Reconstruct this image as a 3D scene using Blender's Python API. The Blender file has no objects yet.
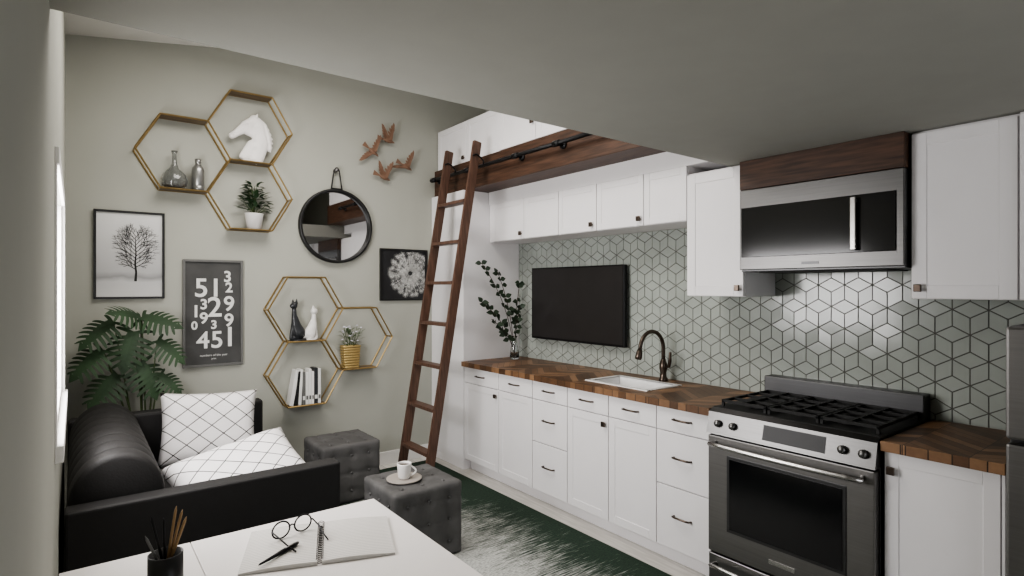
import bpy, bmesh, math, random
from mathutils import Vector, Matrix, Euler
random.seed(7)
S = bpy.context.scene
COL = S.collection
GROUPS = []

# ------------------------------------------------------------------ materials
def mat(name, col, rough=0.5, metal=0.0, var=0.06, scale=8.0, bump=0.0, bscale=60.0, trans=0.0, coat=0.0, ior=1.45, emis=0.0, stretch=None):
    m = bpy.data.materials.new(name); m.use_nodes = True
    nt = m.node_tree; b = nt.nodes['Principled BSDF']
    b.inputs['Roughness'].default_value = rough
    b.inputs['Metallic'].default_value = metal
    b.inputs['IOR'].default_value = ior
    b.inputs['Transmission Weight'].default_value = trans
    b.inputs['Coat Weight'].default_value = coat
    c = (col[0], col[1], col[2], 1)
    tc = nt.nodes.new('ShaderNodeTexCoord'); mp = nt.nodes.new('ShaderNodeMapping')
    if stretch: mp.inputs['Scale'].default_value = stretch
    nt.links.new(tc.outputs['Object'], mp.inputs['Vector'])
    n = nt.nodes.new('ShaderNodeTexNoise'); n.inputs['Scale'].default_value = scale; n.inputs['Detail'].default_value = 4
    nt.links.new(mp.outputs[0], n.inputs['Vector'])
    r = nt.nodes.new('ShaderNodeValToRGB')
    r.color_ramp.elements[0].position = .3; r.color_ramp.elements[1].position = .7
    r.color_ramp.elements[0].color = tuple(max(0, x*(1-var)) for x in c[:3]) + (1,)
    r.color_ramp.elements[1].color = tuple(min(1, x*(1+var)) for x in c[:3]) + (1,)
    nt.links.new(n.outputs['Fac'], r.inputs['Fac']); nt.links.new(r.outputs['Color'], b.inputs['Base Color'])
    if bump > 0:
        n2 = nt.nodes.new('ShaderNodeTexNoise'); n2.inputs['Scale'].default_value = bscale
        nt.links.new(mp.outputs[0], n2.inputs['Vector'])
        bp = nt.nodes.new('ShaderNodeBump'); bp.inputs['Strength'].default_value = bump; bp.inputs['Distance'].default_value = .004
        nt.links.new(n2.outputs['Fac'], bp.inputs['Height']); nt.links.new(bp.outputs[0], b.inputs['Normal'])
    if emis > 0:
        b.inputs['Emission Color'].default_value = c; b.inputs['Emission Strength'].default_value = emis
    return m

def N(nt, t, **kw):
    n = nt.nodes.new(t)
    for k, v in kw.items(): setattr(n, k, v)
    return n
def M(nt, op, a, b=None, c=None):
    n = nt.nodes.new('ShaderNodeMath'); n.operation = op
    for i, v in enumerate([a, b, c]):
        if v is None: continue
        if isinstance(v, (int, float)): n.inputs[i].default_value = v
        else: nt.links.new(v, n.inputs[i])
    return n.outputs[0]

def wood_mat(name, c1, c2, stretch, rough=.4, scale=6):
    m = mat(name, c1, rough)
    nt = m.node_tree; r = [n for n in nt.nodes if n.type == 'VALTORGB'][0]
    r.color_ramp.elements[0].color = (*c1, 1); r.color_ramp.elements[1].color = (*c2, 1)
    mp = [n for n in nt.nodes if n.type == 'MAPPING'][0]; mp.inputs['Scale'].default_value = stretch
    nn = [n for n in nt.nodes if n.type == 'TEX_NOISE'][0]; nn.inputs['Scale'].default_value = scale; nn.inputs['Detail'].default_value = 8
    return m

def counter_mat():
    m = bpy.data.materials.new('counter_chevron_wood'); m.use_nodes = True
    nt = m.node_tree; b = nt.nodes['Principled BSDF']; b.inputs['Roughness'].default_value = .42
    tc = N(nt, 'ShaderNodeTexCoord'); sp = N(nt, 'ShaderNodeSeparateXYZ'); nt.links.new(tc.outputs['Object'], sp.inputs[0])
    X, Y = sp.outputs[0], sp.outputs[1]
    pp = M(nt, 'PINGPONG', Y, .21)
    t = M(nt, 'ADD', X, M(nt, 'MULTIPLY', pp, .8))
    t = M(nt, 'DIVIDE', t, .06)
    idt = M(nt, 'FLOOR', t); ft = M(nt, 'FRACT', t)
    cy = M(nt, 'FLOOR', M(nt, 'DIVIDE', Y, .21))
    comb = N(nt, 'ShaderNodeCombineXYZ'); nt.links.new(idt, comb.inputs[0]); nt.links.new(cy, comb.inputs[1])
    wn = N(nt, 'ShaderNodeTexWhiteNoise'); nt.links.new(comb.outputs[0], wn.inputs['Vector'])
    gn = N(nt, 'ShaderNodeTexNoise'); gn.inputs['Scale'].default_value = 35; nt.links.new(tc.outputs['Object'], gn.inputs['Vector'])
    f = M(nt, 'ADD', M(nt, 'MULTIPLY', wn.outputs['Value'], .8), M(nt, 'MULTIPLY', gn.outputs['Fac'], .25))
    r = N(nt, 'ShaderNodeValToRGB'); e = r.color_ramp.elements
    e[0].position = .05; e[0].color = (.050, .026, .014, 1); e[1].position = 1; e[1].color = (.32, .185, .10, 1)
    x = e.new(.5); x.color = (.145, .075, .038, 1)
    nt.links.new(f, r.inputs['Fac'])
    fy_ = M(nt, 'FRACT', M(nt, 'DIVIDE', Y, .21))
    line = M(nt, 'MULTIPLY', M(nt, 'GREATER_THAN', ft, .06), M(nt, 'GREATER_THAN', fy_, .012))
    mx = N(nt, 'ShaderNodeMixRGB'); mx.inputs[1].default_value = (.025, .013, .007, 1)
    nt.links.new(line, mx.inputs[0]); nt.links.new(r.outputs[0], mx.inputs[2]); nt.links.new(mx.outputs[0], b.inputs['Base Color'])
    return m

def rug_mat():
    m = bpy.data.materials.new('rug_ikat'); m.use_nodes = True
    nt = m.node_tree; b = nt.nodes['Principled BSDF']; b.inputs['Roughness'].default_value = .95
    tc = N(nt, 'ShaderNodeTexCoord'); sp = N(nt, 'ShaderNodeSeparateXYZ'); nt.links.new(tc.outputs['Object'], sp.inputs[0])
    X = sp.outputs[0]
    def noise(sx, sy, sc, det):
        mp = N(nt, 'ShaderNodeMapping'); mp.inputs['Scale'].default_value = (sx, sy, 1); nt.links.new(tc.outputs['Object'], mp.inputs[0])
        n1 = N(nt, 'ShaderNodeTexNoise'); n1.inputs['Scale'].default_value = sc; n1.inputs['Detail'].default_value = det; nt.links.new(mp.outputs[0], n1.inputs['Vector'])
        return n1.outputs['Fac']
    na = noise(1.5, 5, 1.6, 3); nb = noise(5, 120, 1.6, 7)
    d = M(nt, 'ABSOLUTE', M(nt, 'SUBTRACT', X, 1.62))
    j = M(nt, 'ADD', M(nt, 'MULTIPLY', M(nt, 'SUBTRACT', na, .5), .5), M(nt, 'MULTIPLY', M(nt, 'SUBTRACT', nb, .5), 1.5))
    v = M(nt, 'ADD', d, j)
    yd = M(nt, 'MULTIPLY', M(nt, 'MAXIMUM', M(nt, 'SUBTRACT', sp.outputs[1], 3.2), 0), .6)
    v = M(nt, 'ADD', v, yd)
    g = N(nt, 'ShaderNodeValToRGB'); e = g.color_ramp.elements
    e[0].position = .26; e[0].color = (.56, .57, .54, 1); e[1].position = .58; e[1].color = (.016, .040, .022, 1)
    nt.links.new(v, g.inputs[0])
    n2 = noise(25, 90, 2, 2)
    r2 = N(nt, 'ShaderNodeValToRGB'); r2.color_ramp.elements[0].position = .35; r2.color_ramp.elements[0].color = (.5, .5, .5, 1); r2.color_ramp.elements[1].position = .65
    nt.links.new(n2, r2.inputs[0])
    mx = N(nt, 'ShaderNodeMixRGB', blend_type='MULTIPLY'); mx.inputs[0].default_value = 1
    nt.links.new(g.outputs[0], mx.inputs[1]); nt.links.new(r2.outputs[0], mx.inputs[2]); nt.links.new(mx.outputs[0], b.inputs['Base Color'])
    bp = N(nt, 'ShaderNodeBump'); bp.inputs['Strength'].default_value = .5; bp.inputs['Distance'].default_value = .005
    nt.links.new(n2, bp.inputs['Height']); nt.links.new(bp.outputs[0], b.inputs['Normal'])
    return m

def floor_mat():
    m = bpy.data.materials.new('floor_whitewashed_planks'); m.use_nodes = True
    nt = m.node_tree; b = nt.nodes['Principled BSDF']; b.inputs['Roughness'].default_value = .4
    tc = N(nt, 'ShaderNodeTexCoord'); sp = N(nt, 'ShaderNodeSeparateXYZ'); nt.links.new(tc.outputs['Object'], sp.inputs[0])
    x = M(nt, 'DIVIDE', sp.outputs[0], .14); f = M(nt, 'FRACT', x); i = M(nt, 'FLOOR', x)
    mp = N(nt, 'ShaderNodeMapping'); mp.inputs['Scale'].default_value = (20, 1.5, 1); nt.links.new(tc.outputs['Object'], mp.inputs[0])
    n = N(nt, 'ShaderNodeTexNoise'); n.inputs['Scale'].default_value = 3; n.inputs['Detail'].default_value = 6; nt.links.new(mp.outputs[0], n.inputs['Vector'])
    wn = N(nt, 'ShaderNodeTexWhiteNoise', noise_dimensions='1D'); nt.links.new(i, wn.inputs['W'])
    v = M(nt, 'ADD', M(nt, 'MULTIPLY', n.outputs['Fac'], .7), M(nt, 'MULTIPLY', wn.outputs['Value'], .3))
    r = N(nt, 'ShaderNodeValToRGB'); e = r.color_ramp.elements
    e[0].position = .3; e[0].color = (.50, .48, .45, 1); e[1].position = .7; e[1].color = (.76, .74, .70, 1)
    nt.links.new(v, r.inputs[0])
    mx = N(nt, 'ShaderNodeMixRGB'); mx.inputs[1].default_value = (.25, .24, .22, 1)
    nt.links.new(M(nt, 'GREATER_THAN', f, .025), mx.inputs[0]); nt.links.new(r.outputs[0], mx.inputs[2]); nt.links.new(mx.outputs[0], b.inputs['Base Color'])
    return m

def pillow_mat():
    m = bpy.data.materials.new('pillow_grid_fabric'); m.use_nodes = True
    nt = m.node_tree; b = nt.nodes['Principled BSDF']; b.inputs['Roughness'].default_value = .9
    tc = N(nt, 'ShaderNodeTexCoord'); sp = N(nt, 'ShaderNodeSeparateXYZ'); nt.links.new(tc.outputs['Object'], sp.inputs[0])
    outs = []
    for sgn in (1, -1):
        s = M(nt, 'ADD', sp.outputs[0], M(nt, 'MULTIPLY', sp.outputs[1], sgn*1.25))
        f = M(nt, 'FRACT', M(nt, 'DIVIDE', s, .13))
        outs.append(M(nt, 'LESS_THAN', f, .06))
    k = M(nt, 'MAXIMUM', outs[0], outs[1])
    mx = N(nt, 'ShaderNodeMixRGB'); mx.inputs[1].default_value = (.76, .74, .74, 1); mx.inputs[2].default_value = (.02, .02, .02, 1)
    nt.links.new(k, mx.inputs[0]); nt.links.new(mx.outputs[0], b.inputs['Base Color'])
    return m

def stripe_paper():
    m = bpy.data.materials.new('ruled_paper'); m.use_nodes = True
    nt = m.node_tree; b = nt.nodes['Principled BSDF']; b.inputs['Roughness'].default_value = .8
    tc = N(nt, 'ShaderNodeTexCoord'); sp = N(nt, 'ShaderNodeSeparateXYZ'); nt.links.new(tc.outputs['Object'], sp.inputs[0])
    k = M(nt, 'LESS_THAN', M(nt, 'FRACT', M(nt, 'DIVIDE', sp.outputs[1], .011)), .2)
    mx = N(nt, 'ShaderNodeMixRGB'); mx.inputs[1].default_value = (.62, .60, .57, 1); mx.inputs[2].default_value = (.38, .37, .36, 1)
    nt.links.new(k, mx.inputs[0]); nt.links.new(mx.outputs[0], b.inputs['Base Color'])
    return m

def mist_mat():
    m = bpy.data.materials.new('misty_print'); m.use_nodes = True
    nt = m.node_tree; b = nt.nodes['Principled BSDF']; b.inputs['Roughness'].default_value = .6
    tc = N(nt, 'ShaderNodeTexCoord'); sp = N(nt, 'ShaderNodeSeparateXYZ'); nt.links.new(tc.outputs['Object'], sp.inputs[0])
    n = N(nt, 'ShaderNodeTexNoise'); n.inputs['Scale'].default_value = 7; nt.links.new(tc.outputs['Object'], n.inputs['Vector'])
    v = M(nt, 'ADD', sp.outputs[2], M(nt, 'MULTIPLY', n.outputs['Fac'], .06))
    r = N(nt, 'ShaderNodeValToRGB'); e = r.color_ramp.elements
    mr = N(nt, 'ShaderNodeMapRange'); mr.inputs[1].default_value = 1.49; mr.inputs[2].default_value = 2.04
    nt.links.new(v, mr.inputs[0]); nt.links.new(mr.outputs[0], r.inputs[0])
    e[0].position = 0; e[0].color = (.55, .55, .53, 1); e[1].position = 1; e[1].color = (.66, .66, .65, 1)
    for p, c in ((.2, .48), (.25, .28), (.32, .42)):
        x = e.new(p); x.color = (c, c, c, 1)
    nt.links.new(r.outputs[0], b.inputs['Base Color'])
    return m

def steel_mat(name, c, rough=.3):
    m = mat(name, c, rough, 1.0, var=.06, scale=3, stretch=(1, 1, 60))
    return m

WALL = mat('paint_sage_grey', (.385, .388, .345), .85, var=.02, scale=3, bump=.05)
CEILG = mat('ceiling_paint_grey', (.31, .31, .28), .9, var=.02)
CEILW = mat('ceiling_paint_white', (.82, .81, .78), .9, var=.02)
WHITE = mat('cabinet_white_paint', (.80, .785, .795), .42, var=.01)
TRIM = mat('trim_white', (.78, .77, .75), .5, var=.01)
FLOOR = floor_mat(); RUG = rug_mat(); COUNTER = counter_mat()
BEAM = wood_mat('beam_walnut', (.030, .015, .009), (.10, .050, .030), (14, .8, 14), .5)
LADW = wood_mat('ladder_walnut', (.055, .030, .021), (.13, .070, .048), (14, 14, 1.2), .5)
BLACK = mat('black_metal', (.015, .015, .016), .4, .6)
BRONZE = mat('dark_bronze', (.10, .078, .064), .3, .9)
STEEL = steel_mat('brushed_steel', (.215, .21, .205), .42)
STEELM = steel_mat('microwave_steel', (.15, .148, .146), .38)
STEELL = steel_mat('polished_steel', (.50, .49, .48), .25)
STEELD = steel_mat('dark_steel', (.09, .09, .092), .40)
GLASSB = mat('black_glass', (.006, .006, .007), .12, 0)
GLASSM = mat('black_display', (.006, .006, .007), .45, 0)
IRON = mat('cast_iron', (.02, .02, .02), .55, .3)
TILE = mat('tile_sage_glazed', (.35, .378, .35), .16, var=.08, scale=5)
GROUT = mat('grout_grey', (.11, .11, .10), .9)
LEATHER = mat('black_leather', (.014, .013, .013), .6, bump=.25, bscale=120)
SOFAF = mat('charcoal_panel', (.014, .013, .013), .65, bump=.1)
OTTO = mat('grey_velvet', (.095, .093, .092), .75, var=.2, bump=.2, bscale=150)
PILLOW = pillow_mat()
GOLD = mat('aged_gold', (.42, .30, .14), .38, .85)
OAK = wood_mat('shelf_wood', (.09, .06, .035), (.20, .14, .08), (1, 12, 12), .5)
CERW = mat('ceramic_white', (.75, .74, .72), .35)
PLASTER = mat('plaster_white', (.80, .78, .76), .6)
CERD = mat('ceramic_dark', (.03, .032, .035), .3)
SMOKE = mat('smoked_glass', (.62, .63, .62), .05, 0, trans=.92)
PEWTER = mat('pewter_glaze', (.30, .30, .29), .3, .8)
CLEAR = mat('clear_glass', (.85, .88, .87), .02, 0, trans=1.0, var=0)
LEAFM = mat('monstera_green', (.024, .050, .022), .62, var=.4, scale=6)
LEAF = mat('leaf_green', (.028, .062, .026), .5, var=.35, scale=6)
LEAF2 = mat('leaf_dark', (.028, .048, .026), .5, var=.3)
LEAF3 = mat('leaf_fresh', (.07, .12, .045), .5, var=.3)
STEM = mat('stem_green', (.06, .09, .03), .6)
BARK = mat('stem_brown', (.06, .04, .025), .7)
SOIL = mat('soil', (.02, .014, .01), .95)
BASKET = mat('basket_gold', (.50, .37, .16), .45, .6, bump=1.0, bscale=90)
FLOWER = mat('petal_white', (.72, .70, .78), .6)
TABLE = mat('table_white_gloss', (.78, .75, .73), .28, var=.01)
PAPER = stripe_paper()
MIRROR = mat('mirror_glass', (.55, .55, .55), .02, 1.0, var=0)
FRAMEB = mat('frame_black', (.012, .012, .012), .4)
FRAMEG = mat('frame_grey', (.13, .13, .125), .45)
POSTER = mat('poster_charcoal', (.062, .062, .061), .7, var=.2)
INKW = mat('print_white', (.72, .72, .70), .7)
INKB = mat('print_black', (.02, .02, .02), .7)
MIST = mist_mat()
NIGHT = mat('print_dark', (.02, .02, .022), .6, var=.5, scale=4)
COPPER = mat('bird_bronze', (.20, .115, .075), .6, 0)
PENCIL = mat('pencil_wood', (.30, .19, .09), .5)
SCREEN = mat('tv_screen', (.022, .020, .020), .3)
PLATE = mat('plate_stone', (.34, .31, .28), .5)
SKYG = mat('window_glass', (.9, .93, .95), .0, 0, trans=1.0, var=0)
SINKM = mat('sink_white', (.85, .85, .85), .2)

# ------------------------------------------------------------------ helpers
class G:
    def __init__(s, name):
        s.e = bpy.data.objects.new(name, None); s.e.empty_display_size = .05; COL.objects.link(s.e); s.k = []; GROUPS.append(s)
    def add(s, o): s.k.append(o); return o

def mk(name, bm, m, g=None, smooth=False, loc=None):
    me = bpy.data.meshes.new(name); bm.normal_update(); bm.to_mesh(me); bm.free()
    if isinstance(m, (list, tuple)):
        for x in m: me.materials.append(x)
    else: me.materials.append(m)
    if smooth:
        for p in me.polygons: p.use_smooth = True
    o = bpy.data.objects.new(name, me); COL.objects.link(o)
    if loc: o.location = loc
    if g: g.add(o)
    return o

def bm_box(bm, lo, hi, bev=0, seg=2):
    lo = Vector(lo); hi = Vector(hi); c = (lo+hi)/2; d = hi-lo
    r = bmesh.ops.create_cube(bm, size=1, matrix=Matrix.Translation(c) @ Matrix.Diagonal((*[abs(x) for x in d], 1)))
    if bev > 0:
        bev = min(bev, min(abs(x) for x in d)*.45)
        ed = list({e for v in r['verts'] for e in v.link_edges})
        bmesh.ops.bevel(bm, geom=ed, offset=bev, segments=seg, affect='EDGES', profile=.5)

def box(name, lo, hi, m, g=None, bev=.002, seg=2, smooth=False):
    bm = bmesh.new(); bm_box(bm, lo, hi, bev, seg); return mk(name, bm, m, g, smooth)
def boxes(name, L, m, g=None, bev=0):
    bm = bmesh.new()
    for lo, hi in L: bm_box(bm, lo, hi, bev)
    return mk(name, bm, m, g)

def bm_tube(bm, pts, r, seg=10, cap=True, closed=False):
    pts = [Vector(p) for p in pts]; n = len(pts); rings = []
    rr = r if isinstance(r, (list, tuple)) else [r]*n
    up = None
    for i, p in enumerate(pts):
        if closed: t = (pts[(i+1) % n]-pts[i-1])
        else: t = pts[min(i+1, n-1)]-pts[max(i-1, 0)]
        t.normalize()
        if up is None:
            up = Vector((0, 0, 1)) if abs(t.z) < .9 else Vector((1, 0, 0))
        a = t.cross(up)
        if a.length < 1e-5: a = t.cross(Vector((0, 1, 0)))
        a.normalize(); b = a.cross(t); b.normalize(); up = b
        rings.append([bm.verts.new(p+(a*math.cos(2*math.pi*k/seg)+b*math.sin(2*math.pi*k/seg))*rr[i]) for k in range(seg)])
    m = n if closed else n-1
    for i in range(m):
        A, B = rings[i], rings[(i+1) % n]
        for k in range(seg):
            bm.faces.new((A[k], A[(k+1) % seg], B[(k+1) % seg], B[k]))
    if cap and not closed:
        bm.faces.new(rings[0][::-1]); bm.faces.new(rings[-1])
def tube(name, pts, r, m, g=None, seg=10, closed=False):
    bm = bmesh.new(); bm_tube(bm, pts, r, seg, closed=closed); bmesh.ops.recalc_face_normals(bm, faces=bm.faces)
    return mk(name, bm, m, g, True)
def bar(name, p0, p1, w, m, g=None):
    bm = bmesh.new(); bm_tube(bm, [p0, p1], w*.707, 4); bmesh.ops.recalc_face_normals(bm, faces=bm.faces); return mk(name, bm, m, g)

def prism(bm, pts, th):
    """flat polygon (any plane close to XZ) given thickness th along Y"""
    o = Vector((0, th, 0))
    A = [bm.verts.new(p) for p in pts]; B = [bm.verts.new(Vector(p)+o) for p in pts]; n = len(pts)
    bm.faces.new(A); bm.faces.new(B[::-1])
    for i in range(n): bm.faces.new((A[(i+1) % n], A[i], B[i], B[(i+1) % n]))

def lathe(name, prof, c, m, g=None, seg=32, axis='Z'):
    bm = bmesh.new(); rings = []
    for (r, h) in prof:
        ring = []
        for k in range(seg):
            a = 2*math.pi*k/seg
            if axis == 'Z': p = Vector((r*math.cos(a), r*math.sin(a), h))
            elif axis == 'Y': p = Vector((r*math.cos(a), h, r*math.sin(a)))
            else: p = Vector((h, r*math.cos(a), r*math.sin(a)))
            ring.append(bm.verts.new(p+Vector(c)))
        rings.append(ring)
    for A, B in zip(rings[:-1], rings[1:]):
        for k in range(seg): bm.faces.new((A[k], A[(k+1) % seg], B[(k+1) % seg], B[k]))
    bmesh.ops.remove_doubles(bm, verts=bm.verts, dist=1e-6)
    bmesh.ops.recalc_face_normals(bm, faces=bm.faces)
    return mk(name, bm, m, g, True)

def blob(name, caps, m, g, vox=.005, smooth=6):
    bm = bmesh.new()
    for c in caps:
        p0, p1, r0, r1 = Vector(c[0]), Vector(c[1]), c[2], c[3]; fy = c[4] if len(c) > 4 else 1
        L = (p1-p0).length; n = max(2, int(L/(min(r0, r1)*.35+.001)))
        n = min(n, 30)
        for i in range(n+1):
            t = i/n; p = p0.lerp(p1, t); r = r0+(r1-r0)*t
            bmesh.ops.create_icosphere(bm, subdivisions=2, radius=1, matrix=Matrix.Translation(p) @ Matrix.Diagonal((r, r*fy, r, 1)))
    o = mk(name, bm, m, g, True)
    md = o.modifiers.new('r', 'REMESH'); md.mode = 'VOXEL'; md.voxel_size = vox; md.use_smooth_shade = True
    sm = o.modifiers.new('s', 'SMOOTH'); sm.iterations = smooth; sm.factor = .5
    return o

# ------------------------------------------------------------------ dimensions
XL, XR, YB, YF = -0.047, 3.20, 4.60, -1.30
RZ = lambda x: 3.15+.157*x
box('floor', (XL-.15, YF-.15, -.1), (XR+.15, YB+.15, 0), FLOOR, bev=0)
wy0, wy1, wz0, wz1 = 2.20, 3.30, 1.06, 1.90
boxes('wall_left', [((XL-.15, YF, 0), (XL, wy0, 3.3)), ((XL-.15, wy1, 0), (XL, YB, 3.3)),
                    ((XL-.15, wy0, 0), (XL, wy1, wz0)), ((XL-.15, wy0, wz1), (XL, wy1, 3.3))], WALL)
box('wall_back', (XL-.15, YB, 0), (XR+.15, YB+.15, 3.8), WALL, bev=0)
box('wall_right', (XR, YF, 0), (XR+.15, YB, 3.8), WALL, bev=0)
boxes('wall_front', [((XL-.15, YF-.15, 0), (.8, YF, 3.8)), ((2.4, YF-.15, 0), (XR+.15, YF, 3.8)), ((.8, YF-.15, 2.1), (2.4, YF, 3.8))], WALL)
bm = bmesh.new(); vs = []
for x in (XL-.15, XR+.15):
    for y in (YF-.15, YB+.15):
        for dz in (0, .12): vs.append(bm.verts.new((x, y, RZ(x)+dz)))
for f in ((0, 2, 6, 4), (1, 5, 7, 3), (0, 4, 5, 1), (2, 3, 7, 6), (0, 1, 3, 2), (4, 6, 7, 5)): bm.faces.new([vs[i] for i in f])
mk('ceiling', bm, CEILW)
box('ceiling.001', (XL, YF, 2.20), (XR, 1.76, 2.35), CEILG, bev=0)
g = G('added_door_1')  # unseen glass door, made up behind the camera to go with the fill lamp
for x in (.8, 1.56, 1.6, 2.36): box('stile', (x, YF-.1, 0.01), (x+.04, YF-.05, 2.08), TRIM, g)
for z in (.01, 2.04): box('rail', (.8, YF-.1, z), (2.4, YF-.05, z+.05), TRIM, g)
box('pane', (.84, YF-.08, .05), (2.36, YF-.074, 2.05), SKYG, g, bev=0)
g = G('window_1')
e = .012
box('casing_top', (XL-.0, wy0-.04, wz1), (XL+e, wy1+.06, wz1+.05), TRIM, g)
box('casing_far', (XL-.0, wy1, wz0), (XL+e, wy1+.06, wz1), TRIM, g)
box('casing_near', (XL-.0, wy0-.04, wz0), (XL+e*.5, wy0, wz1), TRIM, g)
box('sill', (XL-.14, wy0-.0, wz0-.0), (XL+.0, wy1, wz0+.02), TRIM, g)
box('apron', (XL, wy0-.04, wz0-.05), (XL+.022, wy1+.06, wz0), TRIM, g)
box('jamb', (XL-.14, wy1-.02, wz0+.02), (XL, wy1, wz1), TRIM, g)
box('mullion', (XL-.11, (wy0+wy1)/2-.02, wz0+.02), (XL-.08, (wy0+wy1)/2+.02, wz1), TRIM, g)
box('glass', (XL-.1, wy0, wz0+.02), (XL-.094, wy1-.02, wz1), SKYG, g, bev=0)
box('baseboard_back', (XL, YB-.015, 0), (2.6, YB, .11), TRIM)
box('baseboard_left', (XL, YF, 0), (XL+.012, YB-.015, .11), TRIM)

# rug
bm = bmesh.new(); bm_box(bm, (.55, .4, .001), (2.50, 4.45, .014), .004); mk('area_rug', bm, RUG)

# ------------------------------------------------------------------ kitchen base
def shaker(g, x, y0, y1, z0, z1, fr=.05, gap=.0025, t=.02):
    y0 += gap; y1 -= gap; z0 += gap; z1 -= gap
    box('door_panel', (x-t+.004, y0+fr-.004, z0+fr-.004), (x, y1-fr+.004, z1-fr+.004), WHITE, g, bev=0)
    box('stile', (x-t, y0, z0), (x, y0+fr, z1), WHITE, g, .0015, 1)
    box('stile', (x-t, y1-fr, z0), (x, y1, z1), WHITE, g, .0015, 1)
    box('rail', (x-t, y0+fr, z0), (x, y1-fr, z0+fr), WHITE, g, .0015, 1)
    box('rail', (x-t, y0+fr, z1-fr), (x, y1-fr, z1), WHITE, g, .0015, 1)
def slab(g, x, y0, y1, z0, z1, gap=.003, t=.02):
    box('drawer_front', (x-t, y0+gap, z0+gap), (x, y1-gap, z1-gap), WHITE, g, .002)
def pull(g, x, y, z, L=.11):
    pts = [(x, y-L/2, z), (x-.022, y-L/2+.004, z+.002), (x-.028, y-L/2+.018, z+.003), (x-.03, y, z+.003), (x-.028, y+L/2-.018, z+.003), (x-.022, y+L/2-.004, z+.002), (x, y+L/2, z)]
    tube('pull', pts, .0055, BRONZE, g, 8)
def knob(g, x, y, z):
    box('knob_stem', (x-.014, y-.005, z-.005), (x, y+.005, z+.005), BRONZE, g)
    box('knob', (x-.026, y-.014, z-.016), (x-.014, y+.014, z+.016), BRONZE, g, .003)

XF = 2.62
g = G('kitchen_base_cabinet')
def carcass(y0, y1):
    boxes('carcass', [((XF, y0, .09), (XF+.018, y1, .872)), ((XF, y0, .09), (3.19, y0+.018, .872)), ((XF, y1-.018, .09), (3.19, y1, .872)), ((XF+.02, y0, .09), (3.19, y1, .11))], WHITE, g)
    box('toe_kick', (XF+.05, y0, 0.0), (XF+.07, y1, .09), WHITE, g, 0)
carcass(1.70, 4.055)
zt = .74
for a, b in ((3.56, 4.05), (3.15, 3.56), (2.417, 2.785), (2.053, 2.417)):
    slab(g, XF, a, b, zt, .872); pull(g, XF-.02, (a+b)/2, .81)
    shaker(g, XF, a, b, .095, zt, .05)
for s in (3.56, 2.417):
    knob(g, XF-.02, s+.028, .69)
for a, b in ((2.785, 3.15), (1.702, 2.053)):
    for z0, z1 in ((zt, .872), (.44, zt), (.095, .44)):
        slab(g, XF, a, b, z0, z1); pull(g, XF-.02, (a+b)/2, z0+(z1-z0)*.55)
g = G('kitchen_base_cabinet')
carcass(.545, .915)
box('end_panel', (XF-.018, .535, .0), (3.19, .545, .872), WHITE, g, .001)
shaker(g, XF, .545, .915, .095, .872, .05); knob(g, XF-.02, .885, .80)

# countertops
CT0, CT1, CX = .874, .914, 2.575
sy0, sy1, sx0, sx1 = 2.22, 2.70, 2.72, 3.02
g = G('wood_countertop')
boxes('slab', [((CX, 1.70, CT0), (sx0, 4.055, CT1)), ((sx1, 1.70, CT0), (3.19, 4.055, CT1)), ((sx0, 1.70, CT0), (sx1, sy0, CT1)), ((sx0, sy1, CT0), (sx1, 4.055, CT1))], COUNTER, g)
g = G('wood_countertop')
box('slab', (CX, .53, CT0), (3.19, .92, CT1), COUNTER, g, .002)
g = G('kitchen_sink')
w = .012
boxes('basin', [((sx0, sy0, .72), (sx1, sy1, .732)), ((sx0, sy0, .72), (sx0+w, sy1, .918)), ((sx1-w, sy0, .72), (sx1, sy1, .918)), ((sx0, sy0, .72), (sx1, sy0+w, .918)), ((sx0, sy1-w, .72), (sx1, sy1, .918))], SINKM, g)
boxes('rim', [((sx0-.02, sy0-.02, .9142), (sx0+.012, sy1+.02, .9192)), ((sx1-.012, sy0-.02, .9142), (sx1+.02, sy1+.02, .9192)), ((sx0, sy0-.02, .9142), (sx1, sy0+.012, .9192)), ((sx0, sy1-.012, .9142), (sx1, sy1+.02, .9192))], SINKM, g)
lathe('drain', [(0, .7335), (.03, .7345), (.034, .732)], (2.87, 2.46, 0), STEEL, g, 24)
g = G('kitchen_faucet')
fx, fy = 3.10, 2.39
lathe('base', [(0, .914), (.030, .914), (.030, .925), (.022, .94), (.020, .97), (.027, 1.0), (.025, 1.03), (.017, 1.05), (.014, 1.06), (0, 1.06)], (fx, fy, 0), BRONZE, g)
pts = []
for i in range(19):
    a = math.pi*(i/18)*1.02
    pts.append((fx-.10+.10*math.cos(a), fy+.03*i/18, 1.14+.105*math.sin(a)))
pts = [(fx, fy, 1.05), (fx, fy, 1.09)]+pts
tube('gooseneck', pts, .013, BRONZE, g, 12)
p = Vector(pts[-1]); tube('spray_head', [p, p+Vector((-.006, 0, -.02)), p+Vector((-.012, .002, -.05)), p+Vector((-.016, .002, -.065))], [.015, .02, .023, .019], BRONZE, g, 14)
tube('handle', [(fx, fy-.015, 1.01), (fx, fy-.045, 1.015), (fx-.01, fy-.06, 1.05), (fx-.02, fy-.07, 1.11)], [.010, .012, .011, .008], BRONZE, g, 10)

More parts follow.
